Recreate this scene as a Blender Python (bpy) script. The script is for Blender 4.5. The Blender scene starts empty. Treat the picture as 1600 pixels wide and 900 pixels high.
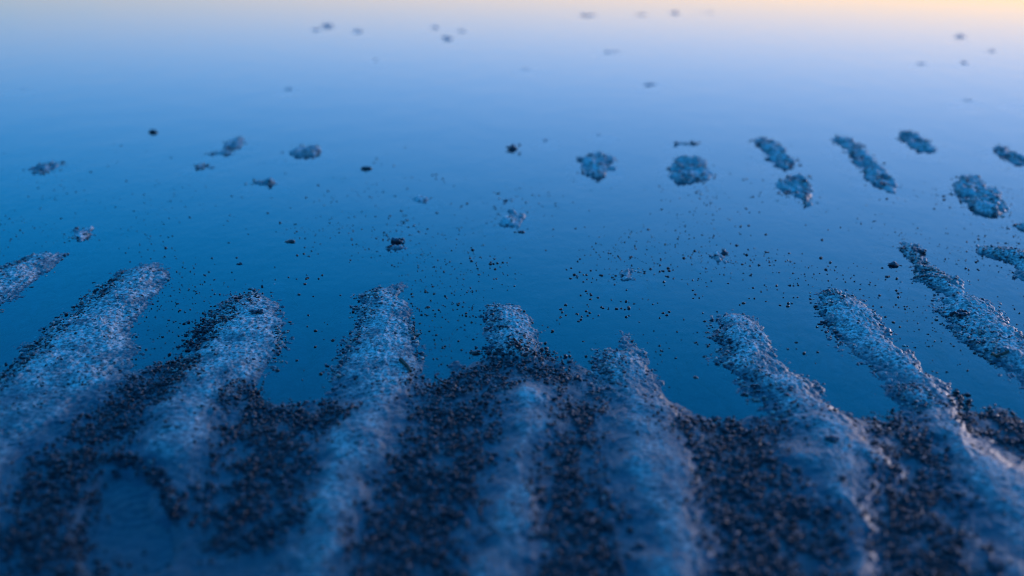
import bpy, math, random
import numpy as np
from mathutils import Vector

R = math.radians
sc = bpy.context.scene
COL = sc.collection

# ------------------------------------------------------------------ camera
CAM_H, F_PX, HORIZON = 0.33, 1800.0, -150.0          # metres, pixels of the 1600x900 photograph
PITCH = math.atan((450.0 - HORIZON) / F_PX)
cam = bpy.data.cameras.new('camera')
cam.sensor_width = 36.0
cam.lens = 36.0 * F_PX / 1600.0
cam.clip_start, cam.clip_end = 0.01, 3000.0
cam.dof.use_dof = True
cam.dof.focus_distance = 0.98
cam.dof.aperture_fstop = 4.3
cam_ob = bpy.data.objects.new('camera', cam)
COL.objects.link(cam_ob)
cam_ob.location = (0, 0, CAM_H)
cam_ob.rotation_euler = (math.pi / 2 - PITCH, 0, 0)
sc.camera = cam_ob

# ------------------------------------------------------------------ dusk sky
SUN_AZ, SUN_EL = R(40), R(-2.0)
world = bpy.data.worlds.new('World')
sc.world = world
world.use_nodes = True
wn, wl = world.node_tree.nodes, world.node_tree.links
sky = wn.new('ShaderNodeTexSky')
sky.sky_type = 'NISHITA'
sky.sun_disc = False
sky.sun_elevation, sky.sun_rotation = SUN_EL, SUN_AZ
sky.ozone_density, sky.air_density, sky.dust_density = 3.0, 1.0, 0.0
# cool white balance of the whole dusk sky; its reds fall off faster than its blues
sep, comb = wn.new('ShaderNodeSeparateColor'), wn.new('ShaderNodeCombineColor')
wl.new(sky.outputs[0], sep.inputs[0])
for ch, gain, power in ((1, 2.4, .59), (2, 3.27, .46)):
    pw, gn = wn.new('ShaderNodeMath'), wn.new('ShaderNodeMath')
    pw.operation = 'POWER'
    pw.inputs[1].default_value = power
    wl.new(sep.outputs[ch], pw.inputs[0])
    gn.operation = 'MULTIPLY'
    gn.inputs[1].default_value = gain
    wl.new(pw.outputs[0], gn.inputs[0])
    wl.new(gn.outputs[0], comb.inputs[ch])
red, toe = wn.new('ShaderNodeMath'), wn.new('ShaderNodeMath')
red.operation, toe.operation = 'MULTIPLY_ADD', 'SMOOTH_MAX'
red.inputs[1].default_value, red.inputs[2].default_value = 6.2, -.41
toe.inputs[1].default_value, toe.inputs[2].default_value = .010, .10
wl.new(sep.outputs[0], red.inputs[0])
wl.new(red.outputs[0], toe.inputs[0])
wl.new(toe.outputs[0], comb.inputs[0])
# the warm glow takes some blue out of the sky
glow, floor_ = wn.new('ShaderNodeMath'), wn.new('ShaderNodeMath')
glow.operation, floor_.operation = 'MULTIPLY_ADD', 'MAXIMUM'
glow.inputs[1].default_value, floor_.inputs[1].default_value = -.58, .02
wl.new(toe.outputs[0], glow.inputs[0])
wl.new(gn.outputs[0], glow.inputs[2])
wl.new(glow.outputs[0], floor_.inputs[0])
wl.new(floor_.outputs[0], comb.inputs[2])
wl.new(comb.outputs[0], wn['Background'].inputs[0])
wn['Background'].inputs[1].default_value = 0.15

# the last glow of the sun on the horizon, beyond the right of the picture
sun = bpy.data.lights.new('sun', 'SUN')
sun.energy, sun.angle, sun.color = 0.14, R(8), (1.0, 0.84, 0.90)
sun_ob = bpy.data.objects.new('sun', sun)
COL.objects.link(sun_ob)
_el = R(7)
sun_dir = Vector((math.sin(SUN_AZ) * math.cos(_el), math.cos(SUN_AZ) * math.cos(_el), math.sin(_el)))
sun_ob.rotation_euler = sun_dir.to_track_quat('Z', 'Y').to_euler()
sun_ob.location = (1, 2, 1)

vs = sc.view_settings
vs.view_transform, vs.look, vs.gamma, vs.use_curve_mapping = 'Standard', 'None', 1.0, False
vs.exposure = 2.8
sc.cycles.filter_width = 1.0
sc.cycles.max_bounces = 8
sc.cycles.transparent_max_bounces = 8

# ------------------------------------------------------------------ helpers
rng = np.random.default_rng(7)
random.seed(7)
CP, SP = math.cos(PITCH), math.sin(PITCH)


def ground(px, py, z=0.0):
    """photo pixel -> point of the flat at height z (metres)"""
    px, py = np.asarray(px, float), np.asarray(py, float)
    u, v = (px - 800.0) / F_PX, (450.0 - py) / F_PX
    dy, dz = CP + v * SP, -SP + v * CP
    t = (z - CAM_H) / dz
    return np.stack([u * t, dy * t], -1)


_perm = np.random.default_rng(11).permutation(256)
_perm = np.concatenate([_perm, _perm, _perm])
_ga = np.random.default_rng(5).uniform(0, 2 * np.pi, 256)
_gx, _gy = np.cos(_ga), np.sin(_ga)


def perlin(x, y):
    xi, yi = np.floor(x).astype(np.int64), np.floor(y).astype(np.int64)
    xf, yf = x - xi, y - yi
    xi &= 255
    yi &= 255
    u, v = xf * xf * xf * (xf * (xf * 6 - 15) + 10), yf * yf * yf * (yf * (yf * 6 - 15) + 10)

    def g(ix, iy, fx, fy):
        k = _perm[_perm[ix & 255] + (iy & 255)]
        return _gx[k] * fx + _gy[k] * fy
    a, b = g(xi, yi, xf, yf), g(xi + 1, yi, xf - 1, yf)
    c, d = g(xi, yi + 1, xf, yf - 1), g(xi + 1, yi + 1, xf - 1, yf - 1)
    return (a + u * (b - a)) * (1 - v) + (c + u * (d - c)) * v


def smooth(x):
    x = np.clip(x, 0, 1)
    return x * x * (3 - 2 * x)


def seg_dist(P, poly, closed=True):
    poly = np.asarray(poly, float)
    A = poly if closed else poly[:-1]
    B = np.roll(poly, -1, 0) if closed else poly[1:]
    best = np.full(len(P), 1e18)
    for a, b in zip(A, B):
        ab = b - a
        t = np.clip(((P - a) @ ab) / max(ab @ ab, 1e-18), 0, 1)
        d = P - a - t[:, None] * ab
        best = np.minimum(best, (d * d).sum(1))
    return np.sqrt(best)


def inside(P, poly):
    poly = np.asarray(poly, float)
    x, y = P[:, 0], P[:, 1]
    r = np.zeros(len(P), bool)
    for a, b in zip(poly, np.roll(poly, -1, 0)):
        if a[1] == b[1]:
            continue
        c = ((a[1] > y) != (b[1] > y)) & (x < (b[0] - a[0]) * (y - a[1]) / (b[1] - a[1]) + a[0])
        r ^= c
    return r


def sdf(P, poly):
    d = seg_dist(P, poly)
    return np.where(inside(P, poly), d, -d)


def soften(poly, n=2):
    """corner cutting of a closed outline"""
    p = np.asarray(poly, float)
    for _ in range(n):
        q = np.roll(p, -1, 0)
        p = np.stack([p * .75 + q * .25, p * .25 + q * .75], 1).reshape(-1, 2)
    return p


def mesh_from(name, V, Fq, mat, smooth_shade=True):
    me = bpy.data.meshes.new(name)
    V = np.ascontiguousarray(V, np.float32)
    Fq = np.ascontiguousarray(Fq, np.int32)
    k = Fq.shape[1]
    me.vertices.add(len(V))
    me.vertices.foreach_set('co', V.ravel())
    me.loops.add(Fq.size)
    me.loops.foreach_set('vertex_index', Fq.ravel())
    me.polygons.add(len(Fq))
    me.polygons.foreach_set('loop_start', np.arange(0, Fq.size, k, dtype=np.int32))
    me.update(calc_edges=True)
    me.polygons.foreach_set('use_smooth', np.full(len(Fq), smooth_shade))
    me.materials.append(mat)
    me.update()
    return me


def link(name, me, parent=None, loc=None, **props):
    o = bpy.data.objects.new(name, me)
    COL.objects.link(o)
    if loc is not None:
        o.location = loc
    if parent is not None:
        o.parent = parent
    for k, v in props.items():
        o[k] = v
    return o


# ------------------------------------------------------------------ materials
def new_mat(name):
    m = bpy.data.materials.new(name)
    m.use_nodes = True
    nt = m.node_tree
    return m, nt.nodes, nt.links, nt.nodes['Principled BSDF']


def sand_material(name, c0, c1, rough, bump, grain, d0=(.055, .05, .048), d1=(.74, .60, .50)):
    m, n, l, p = new_mat(name)
    geo = n.new('ShaderNodeNewGeometry')
    n1 = n.new('ShaderNodeTexNoise')
    n1.inputs['Scale'].default_value = 45
    n1.inputs['Detail'].default_value = 6
    n1.inputs['Roughness'].default_value = .65
    l.new(geo.outputs['Position'], n1.inputs['Vector'])
    n2 = n.new('ShaderNodeTexNoise')
    n2.inputs['Scale'].default_value = grain
    n2.inputs['Detail'].default_value = 3
    l.new(geo.outputs['Position'], n2.inputs['Vector'])
    mx = n.new('ShaderNodeMath')
    mx.operation = 'MULTIPLY_ADD'
    mx.inputs[1].default_value = .55
    l.new(n2.outputs['Fac'], mx.inputs[0])
    sc_ = n.new('ShaderNodeMath')
    sc_.operation = 'MULTIPLY'
    sc_.inputs[1].default_value = .5
    l.new(n1.outputs['Fac'], sc_.inputs[0])
    l.new(sc_.outputs[0], mx.inputs[2])
    cr = n.new('ShaderNodeValToRGB')
    cr.color_ramp.elements[0].position, cr.color_ramp.elements[0].color = .36, (*c0, 1)
    cr.color_ramp.elements[1].position, cr.color_ramp.elements[1].color = .66, (*c1, 1)
    l.new(mx.outputs[0], cr.inputs[0])
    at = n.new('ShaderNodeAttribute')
    at.attribute_name = 'dry_glow'
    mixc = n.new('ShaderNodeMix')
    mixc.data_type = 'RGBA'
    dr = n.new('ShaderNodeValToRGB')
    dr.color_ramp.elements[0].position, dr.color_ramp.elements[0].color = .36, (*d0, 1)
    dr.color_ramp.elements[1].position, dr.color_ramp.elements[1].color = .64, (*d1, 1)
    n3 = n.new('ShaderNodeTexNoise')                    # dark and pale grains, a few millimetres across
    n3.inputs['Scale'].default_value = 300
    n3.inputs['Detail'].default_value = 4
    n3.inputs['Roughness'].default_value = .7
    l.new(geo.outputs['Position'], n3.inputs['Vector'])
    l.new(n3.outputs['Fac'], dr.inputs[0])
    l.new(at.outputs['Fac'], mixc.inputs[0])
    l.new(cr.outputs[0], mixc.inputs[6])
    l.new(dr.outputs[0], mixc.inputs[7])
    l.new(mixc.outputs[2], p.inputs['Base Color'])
    rr = n.new('ShaderNodeMapRange')
    rr.inputs['To Min'].default_value, rr.inputs['To Max'].default_value = rough - .12, rough + .15
    l.new(n1.outputs['Fac'], rr.inputs['Value'])
    l.new(rr.outputs[0], p.inputs['Roughness'])
    b = n.new('ShaderNodeBump')
    b.inputs['Strength'].default_value = bump
    b.inputs['Distance'].default_value = .0006
    l.new(n2.outputs['Fac'], b.inputs['Height'])
    l.new(b.outputs[0], p.inputs['Normal'])
    wet = n.new('ShaderNodeMapRange')                  # only the soaked sand carries a film
    wet.inputs['To Min'].default_value, wet.inputs['To Max'].default_value = .25, .0
    l.new(at.outputs['Fac'], wet.inputs['Value'])
    l.new(wet.outputs[0], p.inputs['Coat Weight'])
    ro = n.new('ShaderNodeMath')
    ro.operation = 'MULTIPLY_ADD'
    ro.inputs[1].default_value = .3
    l.new(at.outputs['Fac'], ro.inputs[0])
    l.new(rr.outputs[0], ro.inputs[2])
    l.new(ro.outputs[0], p.inputs['Roughness'])
    p.inputs['Specular IOR Level'].default_value = .3          # film of water
    p.inputs['Coat Roughness'].default_value = .42
    p.inputs['Coat IOR'].default_value = 1.4
    return m


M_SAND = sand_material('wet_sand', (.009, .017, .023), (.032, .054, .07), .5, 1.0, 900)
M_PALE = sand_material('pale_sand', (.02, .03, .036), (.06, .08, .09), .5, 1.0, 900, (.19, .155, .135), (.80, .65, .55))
M_BED = sand_material('sea_bed_sand', (.015, .019, .024), (.042, .05, .06), .6, .4, 500)


def mud_material(name, c0, c1, rough):
    m, n, l, p = new_mat(name)
    geo = n.new('ShaderNodeNewGeometry')
    oi = n.new('ShaderNodeTexNoise')
    oi.inputs['Scale'].default_value = 260
    oi.inputs['Detail'].default_value = 4
    l.new(geo.outputs['Position'], oi.inputs['Vector'])
    cr = n.new('ShaderNodeValToRGB')
    cr.color_ramp.elements[0].position, cr.color_ramp.elements[0].color = .35, (*c0, 1)
    cr.color_ramp.elements[1].position, cr.color_ramp.elements[1].color = .68, (*c1, 1)
    l.new(oi.outputs['Fac'], cr.inputs[0])
    l.new(cr.outputs[0], p.inputs['Base Color'])
    p.inputs['Roughness'].default_value = rough
    p.inputs['Specular IOR Level'].default_value = .32
    f = n.new('ShaderNodeTexNoise')
    f.inputs['Scale'].default_value = 1500
    l.new(geo.outputs['Position'], f.inputs['Vector'])
    b = n.new('ShaderNodeBump')
    b.inputs['Strength'].default_value = .6
    b.inputs['Distance'].default_value = .0005
    l.new(f.outputs['Fac'], b.inputs['Height'])
    l.new(b.outputs[0], p.inputs['Normal'])
    return m


M_GRIT = mud_material('dark_grit', (.003, .005, .007), (.016, .026, .033), .5)
M_CRUMB = mud_material('sand_crumb', (.008, .014, .018), (.055, .08, .095), .5)
M_TAN = mud_material('tan_sand_crumb', (.10, .085, .07), (.52, .42, .34), .6)
M_MUD = mud_material('dark_mud', (.010, .009, .008), (.035, .03, .024), .45)
M_TWIG = mud_material('twig_bark', (.03, .02, .012), (.10, .07, .04), .7)


def water_material():
    m, n, l, p = new_mat('water')
    n.remove(p)
    out = n['Material Output']
    geo = n.new('ShaderNodeNewGeometry')
    mp = n.new('ShaderNodeMapping')
    mp.inputs['Scale'].default_value = (1, .55, 1)
    l.new(geo.outputs['Position'], mp.inputs['Vector'])
    a = n.new('ShaderNodeTexNoise')
    a.inputs['Scale'].default_value = 95
    a.inputs['Detail'].default_value = 5
    a.inputs['Roughness'].default_value = .6
    l.new(mp.outputs[0], a.inputs['Vector'])
    b = n.new('ShaderNodeBump')
    b.inputs['Strength'].default_value = .08
    b.inputs['Distance'].default_value = .002
    a2 = n.new('ShaderNodeTexNoise')
    a2.inputs['Scale'].default_value = 16
    a2.inputs['Detail'].default_value = 3
    l.new(mp.outputs[0], a2.inputs['Vector'])
    ad = n.new('ShaderNodeMath')
    ad.operation = 'MULTIPLY_ADD'
    ad.inputs[1].default_value = 2.6
    l.new(a2.outputs['Fac'], ad.inputs[0])
    l.new(a.outputs['Fac'], ad.inputs[2])
    l.new(ad.outputs[0], b.inputs['Height'])
    fr = n.new('ShaderNodeFresnel')
    fr.inputs['IOR'].default_value = 1.333
    l.new(b.outputs[0], fr.inputs['Normal'])
    gl = n.new('ShaderNodeBsdfGlossy')
    gl.inputs['Roughness'].default_value = .045
    gl.inputs['Color'].default_value = (1, 1, 1, 1)
    l.new(b.outputs[0], gl.inputs['Normal'])
    tr = n.new('ShaderNodeBsdfTransparent')
    tr.inputs['Color'].default_value = (.74, .86, .9, 1)
    mx = n.new('ShaderNodeMixShader')
    l.new(fr.outputs[0], mx.inputs[0])
    l.new(tr.outputs[0], mx.inputs[1])
    l.new(gl.outputs[0], mx.inputs[2])
    l.new(mx.outputs[0], out.inputs['Surface'])
    return m


M_WATER = water_material()

# ------------------------------------------------------------------ the flat
# photo row at which the floor of each trough comes out of the water, by column
SHORE_X = [-900, 0, 120, 235, 330, 470, 560, 690, 800, 890, 960, 1140, 1230, 1345, 1450, 1560, 1700, 2500]
SHORE_Y = [690, 650, 610, 568, 590, 636, 615, 586, 536, 562, 600, 656, 655, 648, 640, 640, 690, 760]


def to_px(P):
    x, y = P[:, 0], P[:, 1]
    zc = y * CP + CAM_H * SP
    vc = y * SP - CAM_H * CP
    zc = np.maximum(zc, .05)
    return 800 + F_PX * x / zc, 450 - F_PX * vc / zc


_sh = ground(np.array(SHORE_X, float), np.array(SHORE_Y, float))
_shx, _shy = _sh[:, 0], _sh[:, 1]


RINGS = [(*ground(88, 640), .0065, .022), (*ground(215, 800), .008, .03), (*ground(20, 690), .006, .02)]


def fine(P, amp):
    """small relief shared by all the sand"""
    x, y = P[:, 0], P[:, 1]
    k = .75 + .9 * perlin(x / .03 + 12, y / .04 + 70)
    wx_, wy_ = perlin(x / .006, y / .006) * .002, perlin(x / .006 + 40, y / .006) * .002
    a = np.abs(perlin((x + wx_) / .0066 + 31, (y + wy_) / .0085 + 7)) * .0030
    b = np.abs(perlin((x + wx_) / .0036 + 3, (y + wy_) / .0048 + 17)) * .0016
    c = perlin(x / .0018 + 9, y / .0026 + 41) * .0005
    rg = 0.0                                           # faint rings left by a drip, lower left
    for cx_, cy_, wl_, ra in RINGS:
        d = np.hypot(x - cx_, y - cy_)
        rg = rg + .0006 * np.sin(d / wl_ * 6.283) * np.exp(-(d / ra) ** 2)
    return (a * k + b + c - .0011) * amp * 1.35 * (.42 + .58 * smooth((y - .66) / .16)) + rg


HOLLOW = soften(ground(*np.array([(186, 736), (234, 746), (256, 776), (270, 815), (284, 860), (270, 905), (150, 930), (110, 870), (130, 790)], float).T), 2)


def bed_floor(P):
    x, y = P[:, 0], P[:, 1]
    ys = np.interp(x, _shx, _shy)
    up = ys - y
    return np.where(up > 0, .0052 * (1 - np.exp(-up / .05)), -.009 * (1 - np.exp(np.minimum(up, 0) / .05)))


def bed_height(P):
    x, y = P[:, 0], P[:, 1]
    ys = np.interp(x, _shx, _shy) + .025 * perlin(x / .03 + 5, y / .03) + .022 * perlin(x / .011 + 5, y / .016)
    up = ys - y                                       # metres towards the camera from the water's edge
    h = np.where(up > 0, .0052 * (1 - np.exp(-up / .07)), -.009 * (1 - np.exp(np.minimum(up, 0) / .05)))
    k = (x > -.35) & (x < -.1) & (y > .4) & (y < .9)
    h[k] -= .003 * smooth((sdf(P[k], HOLLOW) + .002) / .005)
    near = np.exp(-np.maximum(y - 1.4, 0) / .4) * (np.abs(x) < 2)
    h = h + near * (.0011 * perlin(x / .045, y / .06 + 3) + fine(P, 1.1 * smooth((up + .03) / .02)))
    return h


# ------------------------------------------------------------------ ridges and islets
RIDGES = []      # dicts: outline (world), crest (world), height, roughness


class Mound:
    def __init__(s, outline, crest=None, H=.009, rough=1.0, flank=.02, cliff=None, wob=1.0):
        o = ground(*np.array(outline, float).T)
        s.o = soften(o, 2)
        s.c = None if crest is None else ground(*np.array(crest, float).T, z=H * .6)
        s.H, s.rough, s.flank, s.wob = H, rough, flank, wob
        s.cliff = None if cliff is None else ground(*np.array(cliff, float).T)
        s.lo, s.hi = s.o.min(0) - .03, s.o.max(0) + .03

    def height(s, P):
        x, y = P[:, 0], P[:, 1]
        d = max(y.mean(), .3)
        w = np.stack([perlin(x / .022 + 2, y / .03), perlin(x / .022 + 50, y / .03 + 9)], 1) * .008 * s.wob
        w += np.stack([perlin(x / .007 + 2, y / .010), perlin(x / .007 + 50, y / .010 + 9)], 1) * .0036 * s.wob
        Q = P + w
        db = sdf(Q, s.o) + (.005 if s.c is not None else .0028)
        ins = np.maximum(db, 0)
        if s.c is not None:
            dc = seg_dist(Q, s.c, closed=False)
            t = ins / (ins + dc + .002)
            dome = smooth(ins / .034)
            prof = .35 * smooth(t) + .65 * dome
        else:
            prof = smooth(ins / s.flank) * (1 + 1.1 * perlin(x / .011 + 6, y / .028 + 2)) + 1.3 * np.minimum(perlin(x / .014 + 60, y / .022 + 2), 0)
        drop = .22
        if s.cliff is not None:
            near = smooth(1.6 - seg_dist(Q, s.cliff, closed=False) / .012)
            prof = np.maximum(prof, near * smooth(ins / .003) * .9)
            drop = .22 + .9 * near
        along = 1 + .5 * perlin(x / .06 + 8, y / .05 + 4) + .16 * perlin(x / .025, y / .022 + 14)
        h = s.H * prof * along * (.88 + .12 * smooth((y - .62) / .2)) + np.maximum(bed_floor(P), -.0004)
        nz = fine(P, s.rough) + .0011 * perlin(x / .016 + 1, y / .02 + 6) * s.rough
        h = h + nz * smooth((db + .006) / .008) 
        return np.where(db < 0, h - np.minimum(-db * (drop - .12) + db * db * 22, .016), h), db

    def grid(s):
        d = max(s.lo[1], .55)
        dx, dy = max(.0009 * d, .0007), max(.0021 * d, .0014)
        if s.rough < .6:
            dx, dy = .0011, .0016
        nx, ny = int((s.hi[0] - s.lo[0]) / dx) + 2, int((s.hi[1] - s.lo[1]) / dy) + 2
        X, Y = np.meshgrid(s.lo[0] + np.arange(nx) * dx, s.lo[1] + np.arange(ny) * dy)
        P = np.stack([X.ravel(), Y.ravel()], 1)
        # coarse reject
        h, db = s.height(P)
        keep = db > -.022
        kk = keep.reshape(ny, nx)
        q = kk[:-1, :-1] & kk[1:, :-1] & kk[:-1, 1:] & kk[1:, 1:]
        j, i = np.nonzero(q)
        a = j * nx + i
        F = np.stack([a, a + 1, a + nx + 1, a + nx], 1)
        used = np.unique(F)
        remap = np.full(nx * ny, -1)
        remap[used] = np.arange(len(used))
        V = np.concatenate([P, h[:, None]], 1)[used]
        return V, remap[F]


MOUNDS = []


def mound(name, label, cat, group, outline, mat=None, **kw):
    m = Mound(outline, **kw)
    V, F = m.grid()
    c = np.append(m.o.mean(0), 0)
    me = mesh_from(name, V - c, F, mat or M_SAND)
    x, y, z = V.T
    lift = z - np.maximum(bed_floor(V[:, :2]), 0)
    dry_glow = smooth((y - .70) / .2) * (.2 + .8 * smooth((lift - .0002) / .0018)) + .5 * smooth((lift - .002) / .0022)  # dry far sand; last term paints the glow highlight on near crests
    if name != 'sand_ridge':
        dry_glow = .55 + .45 * smooth((lift - .0005) / .002)
    dry_glow = dry_glow * smooth((z + .0006) / .001)             # soaked below the water line
    dry_glow = np.clip(dry_glow * (.85 + 1.1 * perlin(x / .02 + 4, y / .03 + 8) + .5 * perlin(x / .006, y / .008)), 0, 1)
    me.attributes.new('dry_glow', 'FLOAT', 'POINT').data.foreach_set('value', dry_glow.astype(np.float32))
    m.ob = link(name, me, loc=c, label=label, category=cat, group=group)
    m.c0 = c
    MOUNDS.append(m)
    return m


def surface(P):
    h = bed_height(P)
    for m in MOUNDS:
        k = (P[:, 0] > m.lo[0]) & (P[:, 0] < m.hi[0]) & (P[:, 1] > m.lo[1]) & (P[:, 1] < m.hi[1])
        if k.any():
            hh, _ = m.height(P[k])
            h[k] = np.maximum(h[k], hh)
    return h


def axis(dense_lo, dense_hi, step, lo, hi, grow=1.35):
    a = list(np.arange(dense_lo, dense_hi, step))
    s, v = step, dense_hi
    while v < hi:
        a.append(v)
        s *= grow
        v += s
    a.append(hi)
    s, v, b = step, dense_lo, []
    while v > lo:
        s *= grow
        v -= s
        b.append(max(v, lo))
    return np.array(sorted(set(b)) + a)


ax, ay = axis(-.62, .62, .0022, -400, 400), axis(.42, 1.12, .0026, -60, 900)
X, Y = np.meshgrid(ax, ay)
P = np.stack([X.ravel(), Y.ravel()], 1)
V = np.concatenate([P, bed_height(P)[:, None]], 1)
nx, ny = len(ax), len(ay)
a = (np.arange(ny - 1)[:, None] * nx + np.arange(nx - 1)[None]).ravel()
link('sand_flat', mesh_from('sand_flat', V, np.stack([a, a + 1, a + nx + 1, a + nx], 1), M_BED),
     kind='structure', label='dark wet sand floor of the tidal flat under the water')

wx, wy = axis(-1, 1, .1, -400, 400, 1.5), axis(.3, 3, .1, -60, 900, 1.5)
X, Y = np.meshgrid(wx, wy)
V = np.stack([X.ravel(), Y.ravel(), np.zeros(X.size)], 1)
nx, ny = len(wx), len(wy)
a = (np.arange(ny - 1)[:, None] * nx + np.arange(nx - 1)[None]).ravel()
link('water', mesh_from('water', V, np.stack([a, a + 1, a + nx + 1, a + nx], 1), M_WATER),
     kind='structure', label='still shallow water mirroring the blue and peach dusk sky')

GR = 'sand ridges running down to the water'
ridge_specs = [
    ('short pale sand ridge cut off by the left edge above the long ridge',
     [(-90, 470), (-40, 432), (0, 416), (30, 402), (60, 394), (108, 394), (96, 406), (100, 418), (70, 432), (45, 450), (38, 466), (10, 482), (-40, 520), (-90, 540)],
     [(-80, 480), (0, 436), (60, 408), (90, 402)], .007, 1.0),
    ('long sand ridge at far left with dark clumps down its left edge',
     [(262, 412), (235, 406), (185, 424), (150, 450), (110, 482), (60, 520), (0, 582), (-120, 680), (-160, 900), (10, 880), (26, 800), (28, 745), (62, 716), (112, 690), (152, 650), (196, 612), (216, 572), (228, 545), (205, 515), (218, 490), (246, 465), (264, 440)],
     [(246, 425), (205, 458), (150, 510), (90, 570), (30, 650), (-40, 800)], .0095, .85),
    ('sand ridge left of centre with dark clumps and a curved scarp below',
     [(425, 456), (395, 450), (352, 464), (322, 490), (302, 520), (290, 548), (262, 582), (232, 614), (216, 650), (204, 690), (190, 722), (236, 736), (262, 766), (276, 812), (300, 806), (330, 758), (352, 705), (347, 662), (372, 622), (412, 600), (440, 562), (456, 530), (442, 492)],
     [(410, 470), (405, 500), (392, 540), (350, 590), (320, 640), (280, 690), (262, 745), (282, 800)], .009, .8),
    ('broad sand ridge with a rounded pale tip, fourth from the left',
     [(642, 440), (604, 446), (562, 456), (550, 482), (553, 512), (532, 545), (516, 572), (508, 602), (520, 640), (500, 660), (480, 692), (470, 742), (456, 802), (420, 882), (400, 960), (560, 960), (572, 862), (572, 822), (592, 772), (616, 722), (642, 692), (628, 660), (650, 612), (656, 592), (668, 570), (656, 540), (652, 508), (640, 476), (618, 460)],
     [(618, 452), (630, 490), (636, 540), (622, 590), (602, 640), (600, 690), (560, 760), (510, 860), (480, 940)], .0095, .85),
    ('small pale sand tip standing before the dark clumpy band in the centre',
     [(744, 488), (768, 474), (808, 475), (826, 488), (838, 510), (856, 540), (840, 575), (780, 570), (752, 540), (748, 510)],
     [(790, 484), (806, 505), (818, 540)], .007, 1.0),
    ('smooth central sand ridge with a rounded top below the dark clumpy band',
     [(800, 606), (850, 602), (878, 622), (882, 652), (890, 682), (866, 702), (852, 742), (856, 782), (850, 822), (862, 862), (832, 902), (822, 970), (670, 970), (716, 872), (726, 832), (746, 772), (766, 722), (776, 692), (770, 652), (782, 622)],
     [(830, 616), (852, 650), (856, 690), (832, 740), (816, 800), (800, 880), (760, 950)], .0085, .6),
    ('sand ridge right of centre with a narrow pointed tip and broad smooth foot',
     [(965, 521), (986, 518), (1000, 545), (1024, 570), (1030, 600), (1050, 630), (1066, 648), (1064, 672), (1080, 704), (1090, 742), (1097, 782), (1112, 832), (1132, 862), (1130, 970), (965, 970), (970, 852), (960, 822), (932, 772), (930, 722), (932, 682), (948, 650), (936, 620), (920, 590), (915, 562), (930, 546), (968, 545)],
     [(982, 528), (1004, 570), (1026, 620), (1042, 652), (1062, 696), (1070, 740), (1064, 800), (1060, 880), (1060, 950)], .009, .8),
    ('long sand ridge with a bent pale crest, leftmost of three leaning at right',
     [(1132, 489), (1160, 487), (1185, 500), (1200, 525), (1214, 550), (1226, 578), (1250, 586), (1276, 600), (1296, 630), (1332, 656), (1382, 702), (1388, 746), (1364, 792), (1368, 842), (1350, 860), (1390, 970), (1300, 970), (1300, 882), (1310, 822), (1252, 792), (1236, 752), (1200, 722), (1196, 700), (1226, 672), (1182, 642), (1164, 616), (1148, 592), (1128, 578), (1114, 558), (1124, 540), (1102, 520), (1112, 500)],
     [(1160, 494), (1188, 520), (1208, 560), (1240, 594), (1270, 616), (1292, 646), (1340, 680), (1366, 725), (1345, 800), (1340, 900)], .010, .9),
    ('long leaning sand ridge with a sharp bright right edge, ending in the dark grit',
     [(1275, 456), (1300, 450), (1330, 456), (1360, 475), (1376, 500), (1400, 530), (1440, 570), (1480, 600), (1494, 616), (1500, 640), (1510, 682), (1560, 720), (1600, 736), (1700, 780), (1740, 970), (1540, 970), (1500, 882), (1516, 832), (1482, 782), (1462, 742), (1450, 702), (1410, 676), (1428, 658), (1400, 640), (1380, 626), (1364, 612), (1376, 600), (1360, 580), (1335, 560), (1310, 545), (1290, 520), (1275, 496), (1270, 476)],
     [(1300, 454), (1345, 474), (1370, 508), (1400, 545), (1440, 585), (1475, 620), (1488, 650), (1500, 700), (1560, 745), (1620, 800), (1640, 930)], .010, .95),
    ('wide clumpy sand ridge at right edge, made of stepped humps leaning left',
     [(1400, 378), (1425, 378), (1445, 400), (1450, 420), (1500, 434), (1514, 446), (1500, 460), (1540, 466), (1566, 480), (1590, 518), (1616, 545), (1720, 650), (1760, 760), (1690, 720), (1640, 650), (1590, 602), (1560, 574), (1520, 552), (1500, 536), (1478, 510), (1455, 490), (1470, 466), (1462, 452), (1416, 438), (1440, 414), (1406, 392)],
     [(1415, 384), (1440, 412), (1480, 442), (1520, 470), (1560, 498), (1590, 535), (1650, 610), (1730, 720)], .010, 1.0),
    ('narrow sand ridge entering from right edge, dotted with dark pellets',
     [(1520, 386), (1560, 383), (1620, 395), (1700, 425), (1740, 500), (1660, 470), (1600, 440), (1575, 430), (1588, 420), (1560, 406), (1535, 398)],
     [(1530, 388), (1580, 394), (1640, 418), (1720, 480)], .0085, 1.0),
]
CLIFF = [(192, 724), (236, 738), (260, 768), (276, 812)]
RID = [mound('sand_ridge', lb, 'sand ridge', GR, o, crest=c, H=h * (.85 if k in (0, 4, 10) else .62), rough=r, cliff=None) for k, (lb, o, c, h, r) in enumerate(ridge_specs)]

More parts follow.
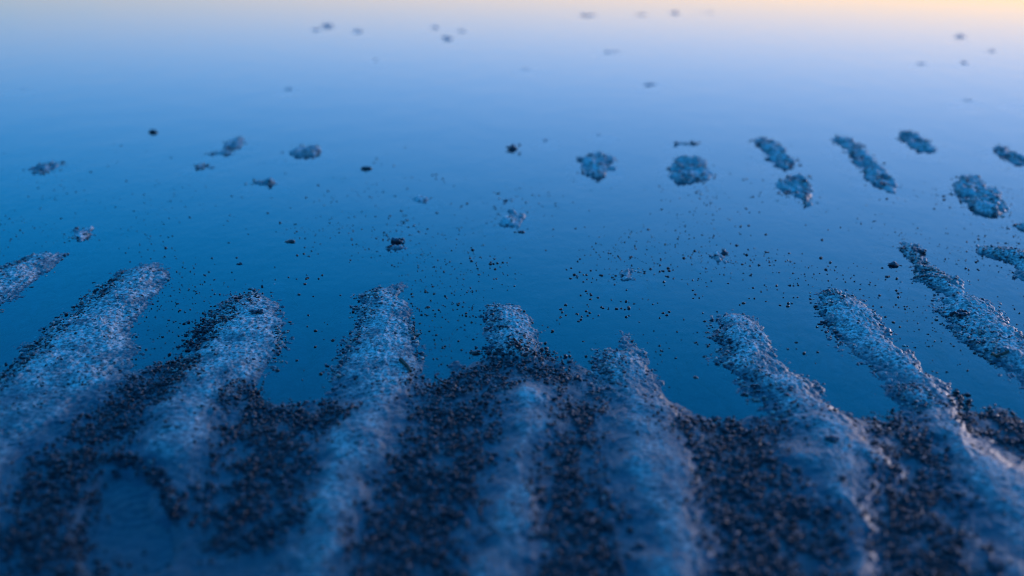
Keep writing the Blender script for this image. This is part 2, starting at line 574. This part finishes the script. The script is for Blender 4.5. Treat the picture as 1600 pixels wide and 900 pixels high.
GI = 'sand islets standing in the water'
islet_specs = [
    ('low flat islet alone in the water at the far left', [(40, 268), (60, 256), (100, 253), (96, 262), (66, 274)], .005),
    ('thin dark lens of an islet in front of a pale one, upper left', [(324, 240), (340, 236), (362, 238), (358, 243), (336, 243)], .003),
    ('pale blurred islet slanting behind the dark lens, upper left', [(346, 236), (350, 224), (370, 215), (384, 216), (378, 228), (362, 236)], .006),
    ('wedge islet with a pale top, right of the slanting pair, upper left', [(444, 241), (462, 231), (500, 228), (506, 236), (490, 245), (462, 244)], .006),
    ('thin dark streak of sand below the slanting pair', [(298, 262), (306, 257), (340, 257), (336, 261), (312, 265)], .003),
    ('thin pale flat bar of sand left of centre', [(390, 287), (396, 282), (434, 282), (434, 287), (412, 290)], .004),
    ('small islet with dark clumps above the two left ridges', [(104, 374), (118, 358), (148, 356), (146, 367), (126, 377)], .005),
    ('pale flat bar carrying a dark lump, centre left', [(597, 389), (608, 383), (636, 384), (640, 388), (622, 391)], .004),
    ('tiny pale bump just above the flat bar with the dark lump', [(626, 350), (634, 346), (642, 349), (636, 352)], .003),
    ('broken islet near the centre with a pale foot', [(778, 346), (790, 334), (804, 326), (818, 334), (812, 348), (816, 362), (800, 358)], .005),
    ('tiny pale cap above the broken central islet', [(786, 315), (796, 309), (808, 312), (802, 317)], .004),
    ('rounded clumpy islet right of centre, leftmost of the far row', [(908, 268), (910, 246), (926, 238), (954, 244), (958, 265), (940, 278), (916, 276)], .007),
    ('broad pale islet second in the far row', [(1046, 274), (1048, 254), (1066, 246), (1100, 248), (1108, 264), (1106, 284), (1062, 286)], .008),
    ('thin sliver of sand just beyond the broad pale islet', [(1050, 226), (1066, 222), (1092, 223), (1090, 227), (1066, 228)], .004),
    ('slanting islet third in the far row, farther of two', [(1176, 220), (1190, 215), (1208, 220), (1228, 240), (1244, 254), (1240, 263), (1214, 262), (1200, 242)], .007),
    ('rounded islet nearest in the third column of the far row', [(1212, 292), (1228, 276), (1256, 272), (1268, 296), (1262, 316), (1242, 310)], .007),
    ('tiny pale bump at the foot of the third column of islets', [(1252, 318), (1260, 313), (1268, 318), (1260, 322)], .004),
    ('long slanting streak of clumps and sand, fourth in the far row', [(1302, 214), (1318, 211), (1346, 230), (1372, 254), (1396, 284), (1402, 304), (1376, 298), (1346, 268), (1326, 242)], .006),
    ('short slanting islet farthest back on the right', [(1402, 208), (1425, 205), (1446, 220), (1466, 234), (1456, 240), (1436, 237), (1414, 223)], .006),
    ('dark slanting islet cut by the right edge, upper corner', [(1548, 230), (1568, 228), (1600, 246), (1640, 268), (1596, 260), (1562, 244)], .007),
    ('big clumpy mound of an islet near the right edge', [(1485, 290), (1504, 274), (1530, 280), (1560, 302), (1573, 326), (1556, 341), (1526, 331), (1500, 310)], .009),
    ('low pale bar touching the right edge under the big clumpy mound', [(1572, 354), (1598, 349), (1650, 356), (1640, 368), (1606, 364)], .005),
    ('little mound with a dark top standing alone in open water right of centre', [(1110, 402), (1124, 393), (1140, 397), (1138, 407), (1124, 409)], .005),
    ('small tilted islet between the centre tip and the lone mound', [(964, 436), (978, 420), (994, 416), (992, 434), (978, 440)], .004),
    ('small flat islet of clumps beside the stepped ridge', [(1396, 444), (1404, 438), (1412, 441), (1404, 446)], .003),
    ('faint pale smudge of sand in the middle distance, left of centre', [(646, 312), (656, 308), (670, 310), (664, 316), (652, 316)], .003),
    ('low white sliver at the tip of the second long ridge', [(400, 450), (412, 445), (424, 446), (416, 450)], .003),
    ('thin pale sliver left of the third ridge tip', [(560, 463), (568, 460), (580, 461), (572, 464)], .002),
]
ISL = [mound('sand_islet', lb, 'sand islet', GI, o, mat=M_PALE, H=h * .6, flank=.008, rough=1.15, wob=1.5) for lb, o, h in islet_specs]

# far specks, out of focus near the top of the picture
GF = 'blurred specks far out on the water'
far_specs = [
    ('blurred grey speck far out, left of a twin, top left', 494, 45, 8, 5), ('blurred grey speck far out, taller of the twin, top left', 511, 39, 9, 7),
    ('blurred grey speck far out, right of the twin specks', 558, 47, 9, 6), ('dark round speck far out between the top left specks and the centre', 698, 58, 8, 7),
    ('faint speck far out above the dark round one', 680, 41, 10, 4), ('faint speck far out right of the dark round one', 722, 47, 9, 4),
    ('faint wide smear far out at the top, left of the brightest glow', 918, 22, 14, 5), ('very faint smear at the top centre right', 1000, 21, 13, 4),
    ('grey smear at the very top, right of centre', 1055, 18, 11, 5), ('faint long streak at the very top beside the grey smear', 1100, 17, 18, 3),
    ('grey flat speck right of centre below the top smears', 952, 79, 13, 5), ('dark flat speck alone in mid water right of centre', 1015, 130, 10, 6),
    ('faint flat smear in mid water near the centre', 822, 107, 13, 4), ('speck in the peach glow at top right', 1500, 55, 12, 7),
    ('faint flat speck below the glow at top right', 1550, 78, 13, 5), ('small speck under the top right glow', 1507, 96, 9, 5),
    ('flat dark speck at right above the far islets', 1510, 155, 11, 5), ('small dark flat speck above the first far islet', 942, 208, 9, 4),
    ('small faint speck left of the first far islet', 853, 217, 7, 5), ('faint speck in the pale water left of centre', 585, 92, 8, 3),
    ('faint speck in the blue water left of centre', 450, 137, 9, 4), ('faint speck left of the small speck under the glow', 1441, 97, 8, 4),
    ('faint smear beside the flat dark speck at right', 1590, 160, 9, 3), ('thin dark line of debris at the far left edge', 28, 137, 14, 2),
]
for lb, x, y, w, h in far_specs:
    n = 10
    th = np.linspace(0, 2 * np.pi, n, endpoint=False)
    k = 1 + .22 * np.sin(th * 2 + x) + .15 * np.sin(th * 3 + y)
    o = np.stack([x + w * k * np.cos(th), y + 2 + h * .35 * k * np.sin(th)], 1)
    d = ground(x, y)[1]
    MOUNDS.append(mound('mud_clump', lb, 'mud clump', GF, o, mat=M_PALE, H=h * .36 * d / F_PX, flank=w * .9 * d / F_PX, rough=1.2, wob=.8))
    MOUNDS.pop()

# ------------------------------------------------------------------ crumbs, grit, pebbles
PHI = (1 + 5 ** .5) / 2
ICO_V = np.array([(-1, PHI, 0), (1, PHI, 0), (-1, -PHI, 0), (1, -PHI, 0), (0, -1, PHI), (0, 1, PHI), (0, -1, -PHI), (0, 1, -PHI), (PHI, 0, -1), (PHI, 0, 1), (-PHI, 0, -1), (-PHI, 0, 1)]) / math.sqrt(1 + PHI * PHI)
ICO_F = np.array([(0, 11, 5), (0, 5, 1), (0, 1, 7), (0, 7, 10), (0, 10, 11), (1, 5, 9), (5, 11, 4), (11, 10, 2), (10, 7, 6), (7, 1, 8), (3, 9, 4), (3, 4, 2), (3, 2, 6), (3, 6, 8), (3, 8, 9), (4, 9, 5), (2, 4, 11), (6, 2, 10), (8, 6, 7), (9, 8, 1)])


def subdivide(V, F):
    V, cache, out = list(map(tuple, V)), {}, []

    def mid(a, b):
        k = (min(a, b), max(a, b))
        if k not in cache:
            m = (np.array(V[a]) + np.array(V[b])) / 2
            V.append(tuple(m / np.linalg.norm(m)))
            cache[k] = len(V) - 1
        return cache[k]
    for a, b, c in F:
        x, y, z = mid(a, b), mid(b, c), mid(c, a)
        out += [(a, x, z), (x, b, y), (z, y, c), (x, y, z)]
    return np.array(V), np.array(out)


ICO2_V, ICO2_F = subdivide(ICO_V, ICO_F)


def lump(V, seed, amp=.5):
    """an uneven crumb from a ball"""
    r = np.random.default_rng(seed)
    d = np.zeros(len(V))
    for _ in range(5):
        ax_ = r.normal(size=3)
        ax_ /= np.linalg.norm(ax_)
        d += r.uniform(-1, 1) * np.sin(V @ ax_ * r.uniform(1.5, 4) + r.uniform(0, 6))
    return V * (1 + amp * d / 2.2)[:, None] * (1, r.uniform(.7, 1), r.uniform(.6, .85))




def shard(seed):
    """a small angular crumb"""
    r = np.random.default_rng(seed)
    return ICO_V * (1 + r.uniform(-.5, .45, len(ICO_V)))[:, None] * (1.15, r.uniform(.5, 1), r.uniform(.45, .95))


VAR1 = [shard(k) for k in range(28)]
VAR2 = [lump(ICO2_V, 40 + k) for k in range(10)]


def crumbs_mesh(name, P, z, s, mat, hi=False, flat=.8):
    """many crumbs as one mesh: P (n,2), base height z, radius s"""
    n = len(P)
    var, F = (VAR2, ICO2_F) if hi else (VAR1, ICO_F)
    var = np.array(var)
    B = var[rng.integers(0, len(var), n)] * s[:, None, None]
    B = B * np.stack([np.ones(n), np.ones(n), rng.uniform(flat * .7, flat * 1.2, n)], 1)[:, None, :]
    t = rng.uniform(0, 2 * np.pi, n)
    c, sn = np.cos(t)[:, None], np.sin(t)[:, None]
    W = np.stack([B[..., 0] * c - B[..., 1] * sn, B[..., 0] * sn + B[..., 1] * c, B[..., 2]], -1)
    W += np.concatenate([P, (z + s * .3)[:, None]], 1)[:, None, :]
    k = var.shape[1]
    FF = F[None] + (np.arange(n) * k)[:, None, None]
    return mesh_from(name, W.reshape(-1, 3), FF.reshape(-1, 3), mat)


def scatter(poly_px, cover, smin, smax, edge=.018, gap=.5):
    """points spread over a photo-traced patch of the flat, thinning to its edge"""
    o = ground(*np.array(poly_px, float).T)
    o = soften(o, 1)
    lo, hi = o.min(0) - edge, o.max(0) + edge
    area = np.prod(hi - lo)
    r = (smin + smax) / 2
    n = int(area * cover / (math.pi * r * r))
    Q = rng.uniform(lo, hi, (n, 2))
    d = sdf(Q, o)
    pr = smooth((d + edge * .6) / (edge * 1.6)) * np.clip(1 + gap * 2.4 * perlin(Q[:, 0] / .018, Q[:, 1] / .024 + 3), .05, 1.5)
    Q = Q[rng.uniform(0, 1, n) < pr]
    s = smin + (smax - smin) * rng.power(.42, len(Q))
    return Q, s


bed_specs = [
    ('bed of dark grit in the trough at the lower left corner, round the shallow hollow',
     [(330, 484), (345, 512), (302, 552), (290, 600), (252, 640), (212, 680), (186, 722), (150, 760), (140, 830), (160, 920), (-20, 930), (-10, 860), (30, 800), (34, 750), (72, 720), (122, 682), (172, 634), (212, 594), (262, 560), (302, 512)]),
    ('bed of dark grit between the scarp ridge and the fourth ridge',
     [(352, 612), (400, 602), (440, 640), (490, 628), (548, 640), (548, 660), (500, 682), (472, 702), (480, 742), (466, 802), (460, 842), (422, 872), (332, 872), (306, 822), (302, 782), (340, 752), (356, 702), (346, 660)]),
    ('wide bed of dark grit below the centre, left of the smooth central ridge',
     [(650, 640), (700, 636), (766, 642), (776, 692), (748, 762), (728, 832), (722, 882), (700, 960), (540, 960), (562, 832), (592, 782), (622, 722), (646, 692)]),
    ('clumpy dark band lying across the centre between the small tip and the smooth ridge',
     [(646, 592), (742, 578), (752, 542), (800, 536), (850, 542), (880, 566), (906, 590), (900, 624), (870, 606), (806, 600), (772, 640), (692, 642), (650, 626)]),
    ('narrow bed of dark grit right of the smooth central ridge',
     [(884, 612), (930, 630), (940, 660), (926, 702), (932, 762), (968, 832), (972, 960), (836, 960), (862, 862), (838, 792), (852, 722), (876, 682)]),
    ('large bed of dark grit right of centre below the still pool',
     [(1046, 650), (1100, 658), (1180, 656), (1228, 672), (1196, 702), (1236, 752), (1252, 792), (1310, 822), (1302, 960), (1120, 960), (1112, 832), (1096, 782), (1092, 722), (1066, 690)]),
    ('bed of dark grit between the two long leaning ridges, lower right',
     [(1366, 640), (1420, 662), (1452, 692), (1472, 742), (1502, 802), (1512, 852), (1530, 960), (1390, 960), (1352, 840), (1382, 772), (1378, 720)]),
    ('thin curved line of dark grit painting the shade along the scarp line, lower left',
     [(178, 718), (236, 730), (266, 762), (284, 822), (270, 824), (248, 778), (225, 750), (178, 738)]),  # dark crumbs laid in as the shadow line of the scarp
    ('dark grit at the right edge below the stepped ridge',
     [(1490, 618), (1540, 630), (1640, 680), (1700, 740), (1600, 720), (1540, 690), (1500, 660)]),
]
for lb, poly in bed_specs:
    Q, s = scatter(poly, 1.3 if 'across the centre' in lb else 4 if 'scarp line' in lb else 1.9, .0003, .0020, edge=.005 if 'scarp line' in lb else .024, gap=.8)
    z = surface(Q)
    k = z > -.0022
    Q, s, z = Q[k], s[k], z[k]
    z = z + rng.uniform(-.0004, .0016, len(z))
    c = np.append(Q.mean(0), 0)
    me = crumbs_mesh('grit_bed', Q - c[:2], z, s, M_GRIT)
    me.materials.append(M_CRUMB)                       # one crumb in five is paler sand
    me.polygons.foreach_set('material_index', np.repeat((rng.uniform(0, 1, len(Q)) < .3).astype(np.int32), 20))
    link('grit_bed', me, loc=c, kind='stuff', label=lb, category='grit')

# crumbs on the ridges: dense on their left flanks, thin elsewhere; one mass per ridge
flank_specs = {
    0: [[(-40, 440), (30, 405), (60, 398), (20, 425), (-40, 470)]],
    1: [[(172, 424), (204, 432), (156, 476), (118, 512), (90, 548), (30, 594), (-60, 660), (-60, 620), (0, 578), (58, 520), (108, 480)]],
    2: [[(332, 472), (395, 452), (420, 468), (355, 512), (320, 560), (280, 600), (262, 588), (300, 520)], [(430, 500), (456, 520), (440, 560), (418, 585)]],
    3: [[(560, 455), (604, 448), (588, 490), (566, 535), (540, 590), (508, 604), (515, 565), (548, 520), (550, 480)], [(640, 480), (656, 520), (668, 570), (640, 545)]],
    4: [[(748, 482), (784, 478), (790, 500), (800, 545), (770, 536), (756, 512)]],
    6: [[(915, 545), (968, 546), (985, 585), (962, 610), (950, 650), (936, 640), (918, 592)]],
    7: [[(1106, 494), (1136, 498), (1140, 524), (1164, 564), (1214, 604), (1256, 640), (1226, 664), (1180, 642), (1158, 608), (1118, 574), (1100, 528)]],
    8: [[(1270, 458), (1330, 458), (1300, 500), (1330, 545), (1370, 580), (1330, 560), (1288, 520), (1268, 480)], [(1370, 600), (1440, 605), (1490, 640), (1430, 650)]],
    9: [[(1400, 378), (1440, 400), (1490, 440), (1460, 470), (1500, 500), (1560, 530), (1580, 590), (1520, 552), (1470, 505), (1455, 485), (1450, 455), (1425, 436)]],
    10: [[(1520, 384), (1620, 398), (1600, 420), (1540, 400)]],
}
for i, m in enumerate(RID):
    Qs, ss = [], []
    for poly in flank_specs.get(i, []):
        Q, s = scatter(poly, .62, .0008, .0022, edge=.007, gap=.6)
        Qs.append(Q)
        ss.append(s)
    n = int(np.prod(m.hi - m.lo) * 30000)
    Q = rng.uniform(m.lo, m.hi, (n, 2))
    d = sdf(Q, m.o)
    _, py = to_px(Q)
    pr = np.where(d > -.004, np.where(py < 620, .55, .25), 0) * (1 + 2.5 * (np.abs(d) < .004))
    Q = Q[rng.uniform(0, 1, n) < pr * np.clip(.5 + 2 * perlin(Q[:, 0] / .02 + 3, Q[:, 1] / .03), 0, 1.2)]
    Qs.append(Q)
    ss.append(.0005 + .0013 * rng.power(.35, len(Q)))
    Q, s = np.concatenate(Qs), np.concatenate(ss)
    z = surface(Q)
    k = z > -.002
    me = crumbs_mesh('crumbs', Q[k] - m.c0[:2], z[k], s[k], M_CRUMB if i not in (1, 2) else M_GRIT, flat=.7)
    me.materials.append(M_TAN)
    me.polygons.foreach_set('material_index', np.repeat((rng.uniform(0, 1, int(k.sum())) < .35).astype(np.int32), 20))
    link('crumbs', me, parent=m.ob, kind='stuff')
for i, m in enumerate(ISL):
    n = int(np.prod(m.hi - m.lo) * 70000)
    Q = rng.uniform(m.lo, m.hi, (n, 2))
    d = sdf(Q, m.o)
    ok = (d > -.009) & (rng.uniform(0, 1, n) < .5 * np.clip(.6 + 2 * perlin(Q[:, 0] / .015, Q[:, 1] / .03 + i), 0, 1) * np.where(d > 0, 1, .35))
    Q = Q[ok]
    if len(Q) == 0:
        continue
    s = .0008 + .0020 * rng.power(.6, len(Q))
    z = np.maximum(surface(Q), -.0008)
    me = crumbs_mesh('crumbs', Q - m.c0[:2], z, s, M_CRUMB, flat=.8)
    me.materials.append(M_TAN)
    me.polygons.foreach_set('material_index', np.repeat((rng.uniform(0, 1, len(Q)) < .6).astype(np.int32), 20))
    link('crumbs', me, parent=m.ob, kind='stuff')

# pebbles and lumps one can point to
ball_v, ball_f = subdivide(ICO2_V, ICO2_F)


def lumpy_thing(name, label, cat, px, py, wpx, hpx, seed, mat, group=None):
    p = ground(px, py)[None]
    z = max(float(surface(p.copy())[0]), -.001)
    p = ground(px, py, z)[None]
    sc_ = float(np.hypot(p[0, 1], CAM_H)) / F_PX
    size = np.array((wpx * .5 * sc_, wpx * .42 * sc_, hpx * .42 * sc_))
    if name == 'pebble':
        V, Fc = lump(ball_v, seed, .42), ball_f
        V = V / np.abs(V).max(0) * size
    else:                                              # a clump is a heap of crumbs stuck together
        r = np.random.default_rng(seed)
        nb = 16
        c = r.normal(size=(nb, 3)) * (.42, .42, .3) * size
        c[:, 2] = np.abs(c[:, 2]) * 1.2 - size[2] * .3
        k = r.uniform(.28, .55, nb) * (1 - .35 * np.abs(c[:, 2]) / size[2])
        V = np.concatenate([lump(ICO2_V, seed * 31 + q, .5) * size.mean() * k[q] + c[q] for q in range(nb)])
        Fc = np.concatenate([ICO2_F + q * len(ICO2_V) for q in range(nb)])
    me = mesh_from(name, V, Fc, mat)
    o = link(name, me, loc=(p[0, 0], p[0, 1], z + hpx * .16 * sc_), label=label, category=cat)
    if group:
        o['group'] = group
    return o


GP = 'dark pebbles and lumps'
for k, (lb, x, y, w, h) in enumerate([
    ('dark round pebble alone in open water, upper left', 240, 208, 15, 11),
    ('small dark pebble in open water below the wedge islet', 573, 265, 18, 9),
    ('dark blurred lump standing in the water left of the far islet row', 801, 234, 16, 17),
    ('black pebble at the water edge left of the central clumpy band', 740, 554, 15, 13),
    ('pebble with a pale top in the still pool right of centre', 1088, 592, 10, 8),
    ('dark lump on top of the ridge left of centre', 405, 489, 20, 12),
    ('dark pebble with a pale side in open water left of centre', 453, 379, 17, 8),
    ('dark lump on the flat bar at centre left', 622, 379, 18, 20),
    ('dark lump on top of the lone little mound', 1131, 397, 15, 13),
    ('dark lump on the bent crest near the right', 1284, 634, 18, 11),
    ('dark blurred lump on the smooth shoulder of the bent ridge', 1300, 688, 22, 14),
    ('large black lump in the grit at the left', 224, 612, 24, 18),
    ('black lump among the clumps on the stepped ridge at right', 1500, 492, 24, 13),
    ('dark lump beside the small flat islet near the stepped ridge', 1395, 416, 20, 12),
    ('black lump at the upper end of the stepped ridge', 1432, 394, 24, 11),
    ('small dark clump standing above the second long ridge tip', 375, 414, 8, 8),
    ('dark lump on the smooth right foot near the bottom', 1316, 748, 16, 14),
    ('dark blurred lump near the bottom right corner', 1552, 885, 26, 26),
]):
    kind = 'pebble' if 'pebble' in lb else 'mud_clump'
    lumpy_thing(kind, lb, kind.replace('_', ' '), x, y, w, h, 90 + k, M_MUD if kind == 'pebble' else M_CRUMB, GP)

# twig lying on the fourth ridge
def twig(label, pts, r):
    W = []
    for x, y in pts:
        p = ground(x, y)[None]
        z = float(surface(p.copy())[0])
        W.append((*p[0], z + r * .9))
    W = np.array(W)
    V, F = [], []
    for i, c in enumerate(W):
        t = W[min(i + 1, len(W) - 1)] - W[max(i - 1, 0)]
        t /= np.linalg.norm(t)
        a = np.cross(t, (0, 0, 1))
        a /= np.linalg.norm(a)
        b = np.cross(a, t)
        for q in range(8):
            th = q * math.pi / 4
            V.append(c + (a * math.cos(th) + b * math.sin(th)) * r * (1 - .5 * i / len(W)) * (1 + .2 * math.sin(3 * th + i)))
    for i in range(len(W) - 1):
        for q in range(8):
            F.append((i * 8 + q, i * 8 + (q + 1) % 8, i * 8 + 8 + (q + 1) % 8, i * 8 + 8 + q))
    V = np.array(V)
    c = np.append(W[:, :2].mean(0), W[:, 2].min())
    link('twig', mesh_from('twig', V - c, np.array(F), M_TWIG), loc=c, label=label, category='twig')


twig('short dark twig lying on the right flank of the fourth ridge', [(626, 572), (632, 576), (638, 581), (642, 587)], .0016)
twig('thin dark twig lying on the stepped ridge near the right edge', [(1548, 560), (1556, 562), (1566, 561), (1574, 559)], .0014)

# pellets standing in the water: the largest ones things of their own, the rest one mass
zones = [
    ('tiny dark pellet in the water between the first two long left ridges', [(290, 480, 30, 32, 12), (230, 400, 30, 12, 6), (330, 440, 40, 20, 5)]),
    ('tiny dark pellet in the water between the scarp ridge and the fourth ridge', [(480, 475, 38, 55, 22), (445, 410, 40, 30, 10), (475, 560, 25, 30, 8)]),
    ('tiny pellet scattered on the open blue water left of centre', [(430, 335, 90, 30, 18), (190, 245, 25, 12, 7), (600, 245, 18, 8, 7), (300, 360, 80, 30, 6), (560, 340, 60, 30, 12), (130, 270, 60, 20, 4)]),
    ('tiny dark pellet in the swarm round the centre left bar and broken islet', [(640, 345, 22, 9, 14), (622, 372, 18, 9, 12), (700, 300, 50, 20, 16), (790, 328, 30, 25, 18), (765, 408, 14, 12, 20)]),
    ('tiny dark pellet in the water between the fourth ridge and small central tip', [(700, 500, 26, 34, 18), (660, 460, 22, 14, 10), (735, 480, 12, 16, 6)]),
    ('tiny dark pellet in the dense swarm on the water beyond the pointed ridge', [(920, 430, 25, 12, 22), (1000, 482, 28, 10, 20), (890, 490, 30, 10, 14), (930, 468, 30, 14, 18), (870, 505, 12, 8, 8), (880, 540, 20, 12, 6)]),
    ('tiny dark pellet in open water round the lone little mound', [(1040, 420, 13, 9, 14), (990, 370, 60, 25, 14), (1120, 370, 40, 28, 14), (1110, 440, 30, 18, 14), (1165, 412, 13, 13, 14), (1100, 505, 14, 26, 9)]),
    ('tiny dark pellet in the swarm between the bent ridge tip and the sharp edged ridge', [(1210, 405, 25, 9, 12), (1200, 465, 38, 13, 26), (1260, 430, 30, 18, 14), (1250, 540, 28, 36, 9)]),
    ('tiny blurred pellet on the water in front of the far islets', [(1150, 300, 40, 14, 20), (1060, 300, 30, 10, 8), (1440, 310, 42, 8, 14), (1340, 350, 60, 40, 10), (1200, 330, 50, 24, 12), (1560, 300, 30, 20, 8)]),
    ('tiny dark pellet in the channels beside the stepped ridge at right', [(1400, 422, 16, 14, 10), (1400, 480, 18, 34, 10), (1480, 565, 30, 20, 7), (1540, 420, 20, 16, 6)]),
]
pel = []
for zi, (lb, cl) in enumerate(zones):
    for cx, cy, sx, sy, n in cl:
        Q = np.stack([rng.normal(cx, sx, n), rng.normal(cy, sy, n)], 1)
        for x, y in Q:
            if 195 < y < 650 and -5 < x < 1605:
                pel.append((zi, x, y, .0007 + .0009 * rng.power(.7)))
PX = np.array([(p[1], p[2]) for p in pel])
W = ground(PX[:, 0], PX[:, 1])
top = np.full(len(W), -1.)
for m in MOUNDS:
    hh, _ = m.height(W)
    top = np.maximum(top, hh)
free = top < 0
rank = np.array([p[3] / math.hypot(w[1], CAM_H) if f else -1 for p, w, f in zip(pel, W, free)])
order = np.argsort(-rank)
order = order[rank[order] > 0]
big, rest = order[:280], order[280:]
pmesh = []
for v in range(8):
    pmesh.append(mesh_from('mud_pellet', VAR2[v] * (1, 1, .85), ICO2_F, M_MUD))
for i in big:
    zi, _, _, s = pel[i]
    o = link('mud_pellet', pmesh[int(rng.integers(0, 8))], loc=(W[i, 0], W[i, 1], s * .12), label=zones[zi][0], category='mud pellet', group=zones[zi][0].replace('tiny dark pellet', 'pellets').replace('tiny blurred pellet', 'pellets').replace('tiny pellet', 'pellets'))
    o.scale = (s, s, s * float(rng.uniform(.7, 1.15)))
    o.rotation_euler = (0, 0, float(rng.uniform(0, 6.28)))
# the smallest pellets and film-thin flecks, too many to count
n = 9000
Q = np.stack([rng.uniform(-20, 1620, n), 215 + 400 * rng.beta(2.2, 2.2, n)], 1)
Q = ground(Q[:, 0], Q[:, 1])
tp = np.full(n, -1.)
for m in MOUNDS:
    tp = np.maximum(tp, m.height(Q)[0])
Q = Q[(tp < 0)]
Q = Q[rng.uniform(0, 1, len(Q)) < np.clip(.2 + 1.8 * perlin(Q[:, 0] / .12 + 3, Q[:, 1] / .2), 0, 1)]
s = .0003 + .0007 * rng.power(.6, len(Q))
Q = np.concatenate([Q, W[rest]])
s = np.concatenate([s, [pel[i][3] for i in rest]])
link('fine_grit', crumbs_mesh('fine_grit', Q, np.zeros(len(Q)), s, M_MUD), kind='stuff', label='fine dark grit specks scattered over the shallow water', category='grit')

# fine grit strewn thinly over the near sand
n = 5000
Q = np.stack([rng.uniform(-40, 1640, n), rng.uniform(600, 960, n)], 1)
Q = ground(Q[:, 0], Q[:, 1])
Q = Q[rng.uniform(0, 1, n) < np.clip(.3 + 1.5 * perlin(Q[:, 0] / .04 + 9, Q[:, 1] / .05), 0, 1)]
E_ = np.stack([rng.uniform(-40, 1640, 5200), rng.uniform(540, 680, 5200)], 1)     # and along the water's edge
E_ = ground(E_[:, 0], E_[:, 1])
up = np.interp(E_[:, 0], _shx, _shy) - E_[:, 1]
E_ = E_[rng.uniform(0, 1, len(E_)) < np.exp(-(up / .022) ** 2) * np.clip(.5 + 1.6 * perlin(E_[:, 0] / .02, E_[:, 1] / .02 + 5), 0, 1)]
Q = np.concatenate([Q, E_])
z = surface(Q)
Q, z = Q[z > -.0016], z[z > -.0016]
link('strewn_grit', crumbs_mesh('strewn_grit', Q, z, .0004 + .0011 * rng.power(.4, len(Q)), M_GRIT), kind='stuff', label='fine dark grit strewn thinly over the near wet sand', category='grit')
